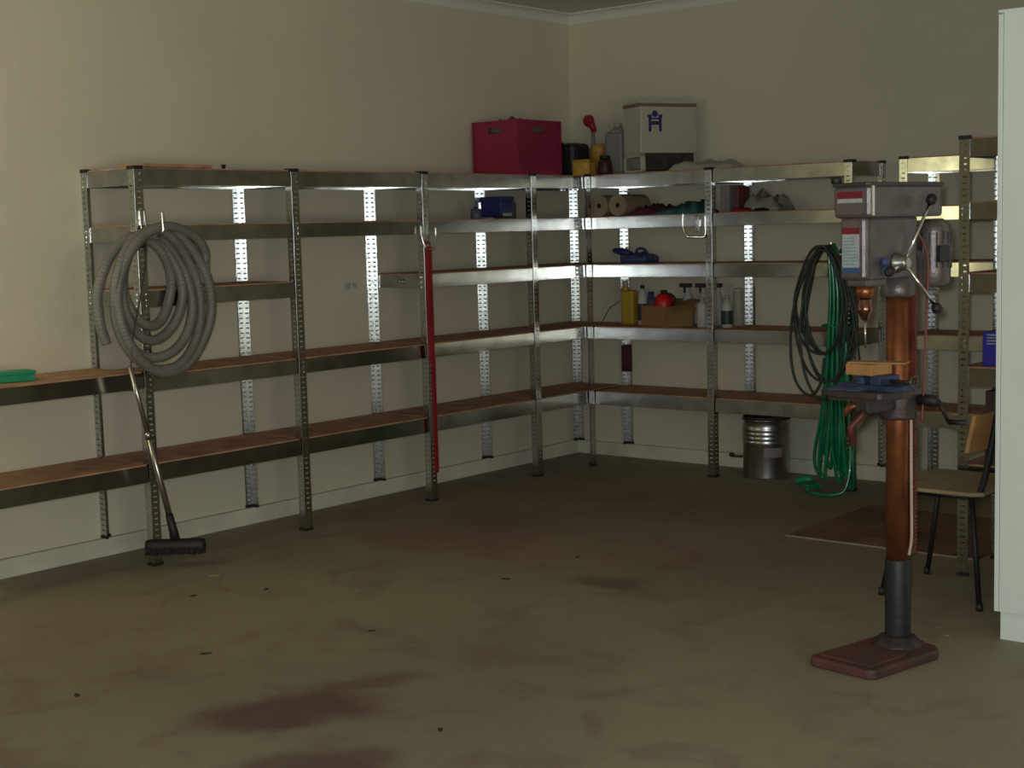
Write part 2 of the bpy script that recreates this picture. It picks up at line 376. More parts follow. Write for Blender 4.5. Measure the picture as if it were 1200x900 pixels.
# ------------------------------------------------------------------ grey hose coil
def Yh(px): return -3.654+(px-185)*.00459
def Zh(py): return 1.225-(py-347)*.00378
loops = [(156, 205, 283, 374), (150, 213, 278, 389), (143, 224, 275, 408), (131, 234, 270, 430), (136, 246, 267, 438)]
pts = []; 
for k, (l, r, t, b) in enumerate(loops):
    for i in range(14):
        f = i/14; nk = loops[min(k+1, 4)]
        l_, r_, t_, b_ = [a+(c-a)*f for a, c in zip((l, r, t, b), nk)]
        a = PI/2-2*PI*f   # start at the top, clockwise
        cx = (l_+r_)/2; cz = (t_+b_)/2; ex = (r_-l_)/2; ez = (b_-t_)/2
        px = cx+ex*math.cos(a)*(1-(.26 if math.cos(a) > 0 else .1)*max(0, math.sin(a))); py = cz-ez*math.sin(a)
        px += -3*math.sin(a)*0
        pts.append((D+.034+k*.013+.012*math.sin(2.3*a+k*1.7), Yh(px), Zh(py)))
pts += [(D+.10, Yh(190), Zh(266)), (D+.10, Yh(212), Zh(270)), (D+.1, Yh(230), Zh(282)), (D+.095, Yh(239), Zh(298)), (D+.09, Yh(238), Zh(312))]
pre = [(D+.04, Yh(127), Zh(397)), (D+.04, Yh(121), Zh(372)), (D+.035, Yh(122), Zh(338)), (D+.035, Yh(134), Zh(304)), (D+.03, Yh(152), Zh(283)), (D+.035, Yh(172), Zh(276))]
path = spline(pre+pts[1:], 9)
# resample evenly so that the ribs are regular
res = [path[0]]; acc = 0
for a, b in zip(path, path[1:]):
    d = (b-a).length
    while acc+d >= .006:
        a = a+(b-a)*((.006-acc)/d); res.append(a.copy()); d = (b-a).length; acc = 0
    acc += d
hose = thing('ribbed_hose', 'coil of thick grey ribbed hose hanging on the end post of the left rack', 'hose', (D+.05, -3.65, 0))
res = [p-hose.location for p in res]
MB().tube(res, [.0225+(.0012 if i % 3 == 0 else -.0008) for i in range(len(res))], 9).build('hose_body', hose_m, hose)
MB().tube([res[-1]-Vector((0, 0, -.004)), res[-1]-Vector((0, 0, .03))], .0262, 12).build('hose_cuff', hose_m, hose)

# ------------------------------------------------------------------ broom
br = thing('broom', 'broom with a steel telescopic handle and dark bristle head hanging under the grey hose', 'broom', (.525, -3.69, .0))
top = Vector((0, -.17, .93)); bot = Vector((.0, .012, .175))
br_h = MB().tube([top, top+(bot-top)*.42], .0105, 12).tube([top+(bot-top)*.4, bot], .0135, 12).build('handle', pole_m, br)
MB().tube([top+(bot-top)*.39, top+(bot-top)*.43], .016, 12).build('lock_collar', pole_m, br_h)
MB().tube([bot+(top-bot)*.1, bot, bot+Vector((0, .01, -.055))], [.017, .02, .023], 12).build('socket', black_m, br)
HR = Matrix.Rotation(math.radians(-48), 3, 'Z')
def turned(m, piv): m.v = [tuple(HR @ (Vector(v)-piv)+piv) for v in m.v]; return m
hp = Vector((0, .02, .105))
m = MB(); m.lathe([(.012, -.135), (.028, -.13), (.032, -.11), (.032, .11), (.028, .13), (.012, .135)], hp, axis='y', n=14); turned(m, hp).build('head_block', black_m, br)
m = MB()
for i in range(40):
    for j in range(5):
        y = -.107+i*.0064+rnd.uniform(-.002, .002); x = -.026+j*.013; dx = rnd.uniform(-.008, .008)
        m.tube([(x, y, .1), (x+dx, y+rnd.uniform(-.006, .006), .07+rnd.uniform(-.004, .004))], [.004, .0035], 4)
o = turned(m, hp).build('bristles', dark_m, br); o['kind'] = 'stuff'
MB().tube(spline([(top.x, top.y, top.z-.01), (-.01, -.14, 1.05), (-.05, -.03, 1.35), (-.088, .015, 1.52)], 6), .0035, 6).build('hanging_cord', dark_wire, br)

# ------------------------------------------------------------------ red pole
rp_ = thing('red_pole', 'long red flat pole hanging from a chrome hook at the left rack', 'pole', (D+.036, -1.855, 0))
MB().box(-.012, -.022, .78, .006, .018, 1.40).build('upper_section', red_m, rp_, bevel=.004)
MB().box(-.009, -.006, .165, .004, .021, .80).build('lower_section', red_m, rp_, bevel=.003)
MB().tube([(-.003, -.003+.016*math.cos(a), 1.405+.02*math.sin(a)) for a in [2*PI*i/16 for i in range(16)]], .004, 6, closed=True).build('hanging_ring', red_m, rp_)

# ------------------------------------------------------------------ things on the low bay
gb = thing('green_box', 'flat green box with a pale label lying on the low shelf at the left edge', 'box', (.22, -4.33, .891), PI/2-.2)
MB().box(-.16, -.05, 0, .16, .05, .04).build('box_body', greend_m, gb, bevel=.004)
MB().box(-.164, -.053, .03, .164, .053, .046).build('lid', greend_m, gb, bevel=.003)
MB().box(-.14, -.0545, .006, -.02, -.0503, .03).build('paper_label', lab_white, gb)

# ------------------------------------------------------------------ helpers for small goods
def lumpy(nx, ny, sx, sy, hz, seed, f=3.2, edge=.12):
    """crumpled closed blanket of cloth: top surface with a flat underside"""
    m = MB(); m.sm = True; T = {}; B = {}
    for i in range(nx+1):
        for j in range(ny+1):
            u, v = i/nx*2-1, j/ny*2-1; e = max(0, 1-max(abs(u), abs(v))**3)
            n0 = noise.noise(Vector((u*f, v*f, seed))); n1 = noise.noise(Vector((u*f*2.3, v*f*2.3, seed+5)))
            wob = 1+.14*noise.noise(Vector((u*1.5, v*1.5, seed+9)))
            z = hz*(edge+(1-edge)*e**.5*(.62+.75*n0+.3*n1)); z = max(.004, z)
            T[i, j] = len(m.v); m.v.append((u*sx*wob, v*sy*wob, z)); B[i, j] = len(m.v); m.v.append((u*sx*wob, v*sy*wob, 0))
    for i in range(nx):
        for j in range(ny):
            m.f.append((T[i, j], T[i+1, j], T[i+1, j+1], T[i, j+1])); m.f.append((B[i, j+1], B[i+1, j+1], B[i+1, j], B[i, j]))
    for i in range(nx):
        m.f.append((B[i, 0], B[i+1, 0], T[i+1, 0], T[i, 0])); m.f.append((T[i, ny], T[i+1, ny], B[i+1, ny], B[i, ny]))
    for j in range(ny):
        m.f.append((T[0, j], T[0, j+1], B[0, j+1], B[0, j])); m.f.append((B[nx, j], B[nx, j+1], T[nx, j+1], T[nx, j]))
    return m
S1, S2, S3, S4, S5 = [z+.007 for z in LV]

# magenta crate: four walls with handle holes, floor, ribs and rim
cr = thing('plastic_crate', 'magenta plastic crate on top of the left rack near the corner', 'crate', (.215, -.81, S1))
cw, cl, chh, th = .17, .2, .32, .006
def wall_with_hole(axis, sgn):
    m = MB(); L_ = cl if axis == 'x' else cw
    def b(u0, z0, u1, z1, o=0):
        if axis == 'x': m.box(sgn*cw-th*(sgn > 0)*1, u0, z0, sgn*cw+th*(sgn < 0), u1, z1)
        else: m.box(u0, sgn*cl-th*(sgn > 0), z0, u1, sgn*cl+th*(sgn < 0), z1)
    b(-L_, 0, L_, .245); b(-L_, .28, L_, chh); b(-L_, .245, -.055, .28); b(.055, .245, L_, .28); return m
for ax in 'xy':
    for sg in (-1, 1): wall_with_hole(ax, sg).build('crate_wall', pink_m, cr)
MB().box(-cw, -cl, 0, cw, cl, .008).build('crate_floor', pink_m, cr)
m = MB()
for z in (.0, .1, chh-.014):
    h = .014 if z else .03
    m.box(-cw-.005, -cl-.005, z, cw+.005, -cl+.001, z+h); m.box(-cw-.005, cl-.001, z, cw+.005, cl+.005, z+h)
    m.box(-cw-.005, -cl, z, -cw+.001, cl, z+h); m.box(cw-.001, -cl, z, cw+.005, cl, z+h)
m.build('rim', pink_m, cr)
m = MB()
for sx_, sy_ in ((-1, -1), (1, -1), (1, 1), (-1, 1)): m.box(sx_*cw-.006, sy_*cl-.006, 0, sx_*cw+.006, sy_*cl+.006, chh)
m.build('corner_rib', pink_m, cr)
tag(lumpy(14, 12, .14, .16, .1, 3).build('crumpled_sack', mat('dull_sack', (.16, .13, .1), .9), None, loc=(.215, -.81, S1+.25)), 'dull grey-brown sack heaped inside the magenta crate', 'sack')

# black bag, yellow boxes and the red funnel between crate and white box
bg = thing('black_bag', 'black bag standing on the top shelf right beside the magenta crate', 'bag', (.2, -.30, S1))
MB().prism([(-.11, -.07), (-.09, -.1), (.1, -.1), (.13, -.06), (.12, .08), (-.1, .09)], 0, .205).build('bag_body', black_m, bg, bevel=.025)
MB().tube(spline([(-.06, -.1, .15), (-.05, -.105, .19), (0, -.105, .213), (.06, -.105, .19), (.07, -.1, .15)], 5), .008, 6).build('strap', black_m, bg)
yb = thing('yellow_box', 'small yellow carton at the front of the top shelf in the corner', 'carton', (.385, -.372, S1), .2)
MB().box(-.056, -.05, 0, .056, .04, .093).build('carton_body', ylab_m, yb, bevel=.002)
MB().box(-.058, -.052, .078, .058, .042, .097).build('carton_lid', yel_m, yb, bevel=.002)
ob = thing('orange_tub', 'orange tub behind the small yellow carton', 'tub', (.37, -.20, S1))
MB().lathe([(.05, 0), (.056, .15), (.058, .155), (.05, .185), (.03, .2)], n=18).build('tub_body', mat('orange_plastic', (.5, .26, .05), .5), ob)
db = thing('dark_jar', 'squat dark jar in front of the pale plastic jug', 'jar', (.49, -.30, S1))
MB().lathe([(.042, 0), (.05, .02), (.045, .07), (.03, .1)], n=16).build('jar_body', mat('dark_maroon_plastic', (.06, .015, .02), .5), db); MB().lathe([(.032, .098), (.032, .118)], n=14).build('lid', black_p, db)
rf = thing('spray_trigger', 'red pump sprayer head on a thin clear stem above the black bag', 'sprayer', (.255, -.1, S1))
MB().lathe([(.036, 0), (.038, .1), (.034, .16), (.014, .2), (.012, .29)], n=14).build('bottle', milk_m, rf)
MB().tube([(.012, 0, .285), (-.01, 0, .33), (-.03, 0, .36)], [.016, .024, .02], 10).build('pump_head', red_m, rf)
m = MB(); m.lathe([(.012, -.02), (.036, -.01), (.04, .01), (.02, .028)], (-.035, 0, .355), axis='y', n=14); m.build('pump_knob', red_m, rf)
jg = thing('plastic_jug', 'tall pale milky plastic jug left of the white appliance', 'jug', (.535, -.22, S1))
m = MB(); m.prism([(-.07, -.055), (.07, -.055), (.07, .055), (-.07, .055)], 0, .265); o = m.build('jug_body', milk_m, jg, bevel=.02)
MB().lathe([(.066, .255), (.05, .275), (.027, .287), (.022, .295)], n=18).build('neck', milk_m, jg)
MB().lathe([(.026, .29), (.026, .315)], n=16).build('lid', offw_m, jg)
MB().tube(spline([(.06, 0, .16), (.095, 0, .17), (.095, 0, .24), (.04, 0, .255)], 5), .011, 8).build('grip', milk_m, jg)

# white appliance with the blue emblem
ap = thing('white_appliance', 'white boxy appliance with a blue emblem on top of the back rack', 'appliance', (.855, -.235, S1), math.radians(66))
# local -y = large face (towards the camera's right), local -x = narrow face
LA, SA = .195, .1
MB().box(-LA, -SA, .11, LA, SA, .385).build('casing', white_m, ap, bevel=.006)
MB().box(-LA+.03, -SA+.02, 0.012, LA-.01, SA-.01, .112).build('base_recess', iron_m, ap)
MB().box(-LA-.001, -SA-.002, .386, LA+.003, SA+.002, .402).build('lid_band', tan_m, ap)
MB().box(-LA+.002, -SA+.003, .402, LA, SA, .42).build('lid', white_m, ap, bevel=.003)
f_ = MB(); y0, y1 = -SA, SA
for (a, z0, b, z1) in ((y0, 0, y0+.014, .11), (y1-.014, 0, y1, .11), (y0, 0, y1, .014), (y0, .088, y1, .11)): f_.box(-LA, a, z0, -LA+.03, b, z1)
f_.build('foot_frame', white_m, ap, bevel=.002)
m = MB()
for i in range(9): m.box(-LA+.006, y0+.02+i*.0235, .02, -LA+.014, y0+.034+i*.0235, .084)
m.build('vent_grille', mat('grey_plastic', (.25, .24, .24), .6), ap)
e = MB(); yy = -SA-.0015
def eb(x0, z0, x1, z1): e.box(x0, yy, z0, x1, -SA+.001, z1)
ex, ez = -.095, .235
eb(ex-.045, ez, ex-.027, ez+.085); eb(ex+.027, ez, ex+.045, ez+.085); eb(ex-.03, ez+.04, ex+.03, ez+.062); eb(ex-.03, ez+.072, ex+.03, ez+.082)
eb(ex-.052, ez+.084, ex-.022, ez+.1); eb(ex+.022, ez+.084, ex+.052, ez+.1)
e.lathe([(.02, 0), (.02, .001)], (ex, yy+.001, ez+.105), axis='y', n=16)
e.build('blue_emblem', mat('emblem_blue', (.03, .035, .22), .5), ap)
tag(lumpy(22, 12, .21, .1, .062, 11, 2.2).build('folded_sack', offw_m, None, loc=(1.22, -.27, S1)), 'crumpled off-white sack lying on the top shelf right of the white appliance', 'sack')

# ------------------------------------------------------------------ second shelf from the top
bb = thing('blue_crate', 'dark blue plastic box on the upper shelf under the magenta crate', 'box', (.28, -1.09, S2), .1)
MB().box(-.075, -.062, .012, .075, .062, .118).build('box_body', blue_m, bb, bevel=.01); MB().box(-.08, -.067, .098, .08, .067, .128).build('lid', blue_m, bb, bevel=.006)
MB().box(.0755, -.05, .014, .0775, .04, .032).build('paper_label', lab_white, bb)
pb = thing('blue_grey_tool', 'small dull blue-grey tin left of the dark blue box', 'tin', (.3, -1.30, S2)); MB().lathe([(.03, 0), (.032, .004), (.032, .045), (.027, .05), (.027, .06)], n=14).build('tin_body', mat('blue_grey_paint', (.1, .1, .16), .5), pb)
MB().tube([(.0, 0, .06), (.0, 0, .07)], .012, 8).build('knob', black_p, pb)
tag(MB().prism([(-.03, -.07), (.03, -.075), (.033, .07), (-.03, .072)], 0, .1).build('brown_carton', mat('dull_brown', (.13, .09, .07), .8), None, bevel=.004, loc=(.2, -.925, S2)), 'dull brown carton right of the dark blue box', 'carton')
for i, x in enumerate((.485, .625)):
    t = thing('paper_roll', ('brown paper roll nearest the corner on the upper back shelf', 'brown paper roll next to the maroon cloth on the upper back shelf')[i], 'roll', (x, -.235, S2), group='rolls of brown paper')
    m = MB(); n = 28; R_, r_ = .066, .016; prf = [(r_, -.13), (R_, -.13), (R_, .13), (r_, .13)]
    i0 = 0
    for rr, h in prf:
        for j in range(n): a = 2*PI*j/n; m.v.append((rr*math.cos(a), h, rr*math.sin(a)+R_))
    for k in range(4):
        for j in range(n): a = k*n; b = ((k+1) % 4)*n; m.f.append((a+j, a+(j+1) % n, b+(j+1) % n, b+j))
    m.build('paper', paper_m, t)
    m = MB()
    for rr, h in [(r_*.99, -.128), (r_*.75, -.128), (r_*.75, .128), (r_*.99, .128)]:
        for j in range(n): a = 2*PI*j/n; m.v.append((rr*math.cos(a), h, rr*math.sin(a)+R_))
    for k in range(4):
        for j in range(n): a = k*n; b = ((k+1) % 4)*n; m.f.append((a+j, a+(j+1) % n, b+(j+1) % n, b+j))
    m.build('core', dkbrown, t)
tag(lumpy(16, 10, .12, .11, .075, 21).build('maroon_cloth', maroon_m, None, loc=(.82, -.22, S2)), 'crumpled maroon cloth between the paper rolls and the teal cloth', 'cloth')
tc_ = lumpy(22, 12, .155, .13, .085, 31); tc_.v = [(x, y, z*(.3+1.0*max(0, (x+.16)/.32))) for x, y, z in tc_.v]
tag(tc_.build('teal_cloth', teal_m, None, loc=(1.045, -.255, S2)), 'bunched teal cloth beside the post on the upper back shelf', 'cloth')
tag(MB().box(-.035, -.09, 0, .03, .09, .155).build('grey_box', mat('grey_card', (.22, .2, .2), .7), None, bevel=.003, loc=(1.37, -.25, S2)), 'upright grey box right of the post on the upper back shelf', 'box')
tag(MB().box(-.012, -.06, 0, .012, .06, .15).build('red_brown_book', mat('red_brown_card', (.16, .05, .04), .7), None, bevel=.002, loc=(1.425, -.24, S2)), 'thin red-brown book standing beside the grey box', 'book')
pbg = thing('plastic_bag', 'half-clear plastic bag of brown goods on the upper back shelf', 'bag', (1.57, -.2, S2))
lumpy(16, 12, .12, .09, .13, 41, 2).build('bag_skin', bag_m, pbg)
lumpy(8, 8, .07, .06, .1, 44, 2).build('brown_contents', mat('brown_goods', (.3, .2, .1), .8), pbg)
g = thing('red_gloves', 'small heap of dark red gloves in front of the plastic bag', 'gloves', (1.47, -.32, S2), .2)
lumpy(10, 8, .06, .045, .035, 51).build('glove', mat('dark_red_cloth', (.25, .015, .03), .8), g); m = lumpy(10, 8, .05, .035, .03, 55); m.v = [(x+.11, y+.02, z) for x, y, z in m.v]; m.build('glove', black_m, g)

# ------------------------------------------------------------------ middle shelf: blue spray gun like tool
bt = thing('blue_dustpan', 'mid-blue plastic scoop with a spout lying on the middle back shelf', 'scoop', (.70, -.24, S3))
lumpy(16, 10, .09, .075, .075, 61, 1.4, .5).build('scoop_body', blue2_m, bt)
MB().tube([(-.07, .0, .045), (-.13, 0, .07), (-.19, 0, .078), (-.2, 0, .078)], [.026, .022, .016, .014], 10).build('spout', blue_m, bt)
MB().tube(spline([(-.02, -.02, .05), (0, -.03, .085), (.05, -.03, .085), (.07, -.02, .05)], 5), .008, 8).build('grip', blue_m, bt)

# ------------------------------------------------------------------ fourth shelf: bottles and a carton
def bottle(label, x, y, r, h, body, capm, name='bottle', z=None, capr=None, neck=.25, lab=None, group='bottles on the back shelf'):
    t = thing(name, label, 'bottle', (x, y, S4 if z is None else z), group=group)
    MB().lathe([(r*.94, 0), (r, .006), (r, h*(1-neck)), (r*.85, h*(1-neck*.7)), (r*.38, h*(1-neck*.35)), (r*.36, h*.97)], n=18).build('bottle_body', body, t)
    cr_ = capr or r*.45; MB().lathe([(cr_, h*.95), (cr_, h*1.03), (cr_*.8, h*1.05)], n=14).build('cap', capm, t)
    if lab: MB().lathe([(r*1.02, h*.12), (r*1.025, h*.13), (r*1.025, h*.55), (r*1.02, h*.56)], n=18).build('paper_label', lab, t)
    return t
yt = thing('yellow_bottle', 'tall flat yellow bottle at the corner end of the fourth back shelf', 'bottle', (.6, -.22, S4), group='bottles on the back shelf')
MB().prism([(-.047, -.035), (.047, -.035), (.047, .035), (-.047, .035)], 0, .215).build('bottle_body', yel_m, yt, bevel=.014)
MB().lathe([(.03, .2), (.018, .235), (.016, .25)], (-.03, 0, 0), n=14).build('neck', yel_m, yt); MB().lathe([(.017, .24), (.017, .272)], (-.03, 0, 0), n=12).build('cap', offw_m, yt)
bottle('slim white-topped bottle with a dark lower half beside the yellow one', .69, -.21, .03, .235, mat('white_plastic', (.5, .5, .48), .5), black_p, lab=mat('dark_label', (.03, .03, .06), .5))
bottle('blue-grey bottle half hidden behind the carton', .675, -.095, .042, .19, mat('slate_plastic', (.1, .12, .18), .5), blue_m)
cx = thing('open_carton', 'low brown cardboard carton on the fourth back shelf', 'carton', (.91, -.27, S4), -.35)
m = MB(); a, b, h, t_ = .13, .1, .125, .004
m.box(-a, -b, 0, a, -b+t_, h); m.box(-a, b-t_, 0, a, b, h); m.box(-a, -b, 0, -a+t_, b, h); m.box(a-t_, -b, 0, a, b, h); m.box(-a, -b, 0, a, b, t_); m.build('carton_body', card_m, cx)
R1 = Matrix.Rotation(.5, 3, 'X'); MB().box(-a, b-.001, h-.002, a, b+.07, h+.001, R1, (0, b, h)).build('flap', card_m, cx)
R2 = Matrix.Rotation(-.35, 3, 'Y'); MB().box(a, -b, h-.002, a+.06, b, h+.001, Matrix.Rotation(.5, 3, 'Y'), (a, 0, h)).build('flap', card_m, cx)
rc = thing('red_can', 'bright red plastic can with a black cap standing in the low brown carton', 'can', (.875, -.25, S4+.005))
MB().lathe([(.05, 0), (.055, .01), (.06, .13), (.056, .16), (.03, .19), (.018, .195)], n=18).build('can_body', mat('bright_red_plastic', (.62, .01, .012), .4), rc)
MB().lathe([(.02, .192), (.02, .212)], n=12).build('cap', black_p, rc); MB().tube(spline([(.05, 0, .12), (.08, 0, .15), (.06, 0, .18), (.02, 0, .19)], 5), .009, 8).build('grip', black_p, rc)
for i, (x, y) in enumerate(((.95, -.1), (1.07, -.11), (1.165, -.1))):
    t = thing('spray_bottle', ('white spray bottle with a black trigger behind the brown carton', 'white spray bottle with a black trigger just left of the post', 'white spray bottle with a black trigger just right of the post')[i], 'bottle', (x, y, S4), group='spray bottles on the fourth back shelf')
    if i == 0:
        s0 = MB().lathe([(.036, 0), (.04, .01), (.04, .13), (.03, .17), (.014, .2), (.014, .225)], n=18).build('bottle_body', mat('white_plastic', (.5, .5, .48), .5), t)
        s1 = MB().box(-.055, -.012, .228, .025, .012, .252).box(-.03, -.007, .195, -.02, .007, .23).build('trigger', black_p, t, bevel=.003)
    else: copy_part(s0, t); copy_part(s1, t)
bottle('white bottle with a pale label standing left of the post at the shelf front', 1.17, -.28, .035, .17, mat('white_plastic', (.5, .5, .48), .5), offw_m)
bottle('small jar with a dark green body and white top right of the post', 1.33, -.27, .034, .18, mat('white_plastic', (.5, .5, .48), .5), offw_m, name='jar', lab=mat('dark_green_label', (.02, .05, .045), .5), neck=.3)
t = thing('white_canister', 'tall plain white canister at the right end of the bottles', 'canister', (1.315, -.115, S4))
MB().lathe([(.029, 0), (.031, .004), (.031, .2), (.028, .205)], n=18).build('canister_body', offw_m, t); MB().lathe([(.0315, .2), (.0315, .222), (.025, .226)], n=18).build('lid', white_m, t)
wl = tag(MB().tube(spline([(.40, -.25, S4+.004), (.43, -.25, S4+.05), (.46, -.24, S4+.1), (.5, -.23, S4+.13), (.53, -.22, S4+.15)], 6), .0025, 6).build('bent_wire', dark_wire), 'thin bent wire leaning on the tall yellow bottle', 'wire')

# ------------------------------------------------------------------ galvanised drum on the floor
dr = thing('metal_drum', 'galvanised metal drum with a small tap on the floor under the back rack', 'drum', (1.545, -.2, 0))
R_ = .137; Hd = .345
pf = [(R_*.99, 0), (R_, .004), (R_, .012)]
for z in (.21, .235, .26, .285): pf += [(R_, z-.008), (R_+.004, z), (R_, z+.008)]
pf += [(R_, Hd-.008), (R_+.004, Hd-.004), (R_+.004, Hd)]
MB().lathe(pf, n=40).build('drum_shell', mat('drum_steel', (.5, .52, .5), .3, 1, .15, 7, rvar=.08), dr)
MB().lathe([(R_*.97, Hd), (R_*.99, Hd+.012), (R_*.9, Hd+.018)], n=36).build('lid', iron_m, dr)
MB().tube(spline([(-.07, -.07, Hd+.02), (-.04, -.06, Hd+.05), (.0, -.04, Hd+.035), (.05, -.05, Hd+.03), (.09, -.04, Hd+.02)], 6), .008, 8).build('rag_handle', black_m, dr)
tp = MB().tube([(-R_+.01, -.06, .115), (-R_-.035, -.075, .115), (-R_-.06, -.08, .118)], .008, 10).build('tap', iron_m, dr)
MB().lathe([(.015, -.01), (.017, 0), (.012, .01)], (-R_-.05, -.08, .125), n=12).build('tap_knob', black_p, tp)
m = MB(); n = 8
for i in range(n):
    a0 = -1.15+i*.1; a1 = a0+.1; r = R_+.002
    m.quad((r*math.cos(a0), r*math.sin(a0), .13), (r*math.cos(a1), r*math.sin(a1), .13), (r*math.cos(a1), r*math.sin(a1), .185), (r*math.cos(a0), r*math.sin(a0), .185))
m.build('paper_label', mat('faded_label', (.3, .24, .24), .7), dr, solid=.001)

# ------------------------------------------------------------------ green hose and dark cable by the drill press
gh = thing('green_hose', 'glossy green garden hose bundle hanging behind the drill press down to the floor', 'hose', (2.14, -.5, 0))
P_ = []
N = 9
for k in range(N):
    u = (k-(N-1)/2)/((N-1)/2); lo = rnd.uniform(.10, .22) if k % 2 else rnd.uniform(.02, .12)
    y = -.02+.03*math.sin(k*2.1); xt = .012*u
    wb = .10*u+.012*math.sin(k*1.9)
    P_ += [(xt, y, 1.355-.006*abs(k-4)), (.028*u+.02, y-.005, 1.1), (.035*u+.012, y-.01, .8), (.6*wb+.0, y-.01, .45), (wb-.012, y, lo+.1), (wb+.01, y+.012, lo), (wb+.03, y, lo+.1), (.6*wb+.03, y+.015, .5), (.04*u+.03, y+.015, .85), (.03*u+.035, y+.01, 1.15)]
P_ += [(.06, -.02, 1.2), (.09, -.03, .7), (.12, -.05, .25), (.11, -.09, .05), (.03, -.13, .014), (-.06, -.12, .014), (-.12, -.09, .014)]
MB().tube(spline(P_, 7), .0095, 8).build('hose_body', green_m, gh)
MB().tube(spline([(-.12, -.09, .03), (-.17, -.02, .035), (-.13, .03, .03), (-.07, -.02, .03), (-.12, -.1, .05), (-.17, -.06, .055), (-.14, .0, .06), (-.08, -.05, .05)], 6), .0095, 8).build('loose_end', green_m, gh)
MB().tube([(-.1, -.06, .08), (-.15, -.06, .075), (-.19, -.05, .06), (-.21, -.05, .055)], [.012, .022, .02, .014], 10).build('nozzle', greend_m, gh)
MB().tube([(-.035, -.06, .92), (.055, -.065, .915), (.055, .03, .92), (-.03, .03, .925)], .007, 6, closed=True).build('tie', greend_m, gh)

cb = thing('cable_coil', 'coil of thin dark green cable hanging over the green hose bundle', 'cable', (2.13, -.52, 0))
Q = []
for k in range(8):
    w = .105+.014*((k*5) % 7); b_ = .62+.05*((k*3) % 6)-.1*(k == 6); cxk = -.03+.008*((k*2) % 5); yk = -.02-.008*k
    for i in range(12):
        a = PI/2+2*PI*i/12; s = math.sin(a); Q.append((cxk+w*math.cos(a)*(1-.35*max(0, s)), yk+.012*math.sin(3*a+k), (1.345+1.33*0) if i == 0 else (1.345+1.345-(1.345-b_)*1)/2 - 0 + 0 if False else (1.345+b_)/2+(1.345-b_)/2*s))
Q += [(-.05, -.08, 1.3), (-.17, -.08, 1.05), (-.2, -.08, .8), (-.17, -.08, .62), (-.09, -.08, .545), (-.03, -.07, .6), (.0, -.07, .75)]
MB().tube(spline(Q, 6), .0075, 7).build('cable_body', cable_m, cb)
cb2 = MB().tube(spline([(.11, -.06, 1.2), (.16, -.06, .98), (.19, -.06, .8), (.2, -.06, .72), (.205, -.06, .7)], 6), .006, 6).build('cable_tail', cable_m, cb)
MB().box(.185, -.075, .665, .222, -.05, .705).build('plug', black_p, cb, bevel=.005)

# ------------------------------------------------------------------ drill press
dp = thing('drill_press', 'grey floor-standing drill press with a rusty orange column at the right', 'drill press', (3.707, -3.062, 0), math.radians(-10))
m = MB(); m.prism([(-.11, -.335), (.115, -.325), (.135, -.305), (.145, .03), (.1, .075), (-.07, .08), (-.11, .04), (-.125, -.31)], 0, .035)
m.build('base', rustd_m, dp, bevel=.01)
MB().box(-.095, -.3, .033, .105, -.1, .041).build('base_pad', rustd_m, dp, bevel=.004)
MB().lathe([(.088, .03), (.086, .04), (.07, .05), (.06, .062), (.048, .066)], n=28).build('column_flange', iron_m, dp)
MB().lathe([(.0415, .06), (.043, .07), (.043, .325), (.0415, .33)], n=28).build('column_sleeve', sleeve_m, dp)
MB().lathe([(.0395, .32), (.0395, 1.36)], n=28).build('column', rust_m, dp)
# rack bar with teeth down the side of the column
m = MB().box(.030, .018, .36, .048, .036, 1.3)
for i in range(70): m.box(.046, .019, .37+i*.0132, .053, .035, .3765+i*.0132)
m.build('rack_bar', mat('red_oxide_steel', (.15, .035, .022), .5, .3, .2, 16), dp)
# head casting
m = MB(); m.prism([(-.054, -.235), (-.04, -.25), (.04, -.25), (.054, -.235), (.062, -.05), (.055, .03), (.035, .048), (-.035, .048), (-.055, .03), (-.062, -.05)], 1.285, 1.485)
hd = m.build('head_casting', drill_m, dp, bevel=.012)
MB().prism([(-.042, -.225), (.042, -.225), (.045, -.12), (-.045, -.12)], 1.262, 1.29).build('quill_boss', drill_m, dp, bevel=.008)
MB().lathe([(.055, 1.22), (.058, 1.23), (.058, 1.29)], n=26).build('column_collar', drill_m, dp)
# belt cover
m = MB(); m.prism([(-.074, -.24), (-.062, -.255), (.062, -.255), (.074, -.24), (.074, .145), (.05, .17), (-.05, .17), (-.074, .145)], 1.483, 1.588)
cv = m.build('belt_cover', drill_m, dp, bevel=.012)
m = MB(); m.prism([(-.079, -.245), (-.064, -.262), (.064, -.262), (.079, -.245), (.079, .147), (.052, .176), (-.052, .176), (-.079, .147)], 1.584, 1.596); m.build('cover_lid', mat('dark_hammered', (.07, .06, .065), .4, .3), cv, bevel=.004)
MB().box(.0735, -.245, 1.49, .0765, -.233, 1.585).build('cover_seam', chrome, cv)
MB().lathe([(.014, 1.594), (.018, 1.6), (.018, 1.612), (.012, 1.618)], (-.06, -.25, 0), n=12).build('lid_knob', black_p, cv)
MB().box(-.052, -.2565, 1.545, .045, -.2545, 1.568).build('red_label', lab_red, cv); MB().box(-.052, -.2565, 1.532, .045, -.2545, 1.545).build('pale_label', lab_white, cv)
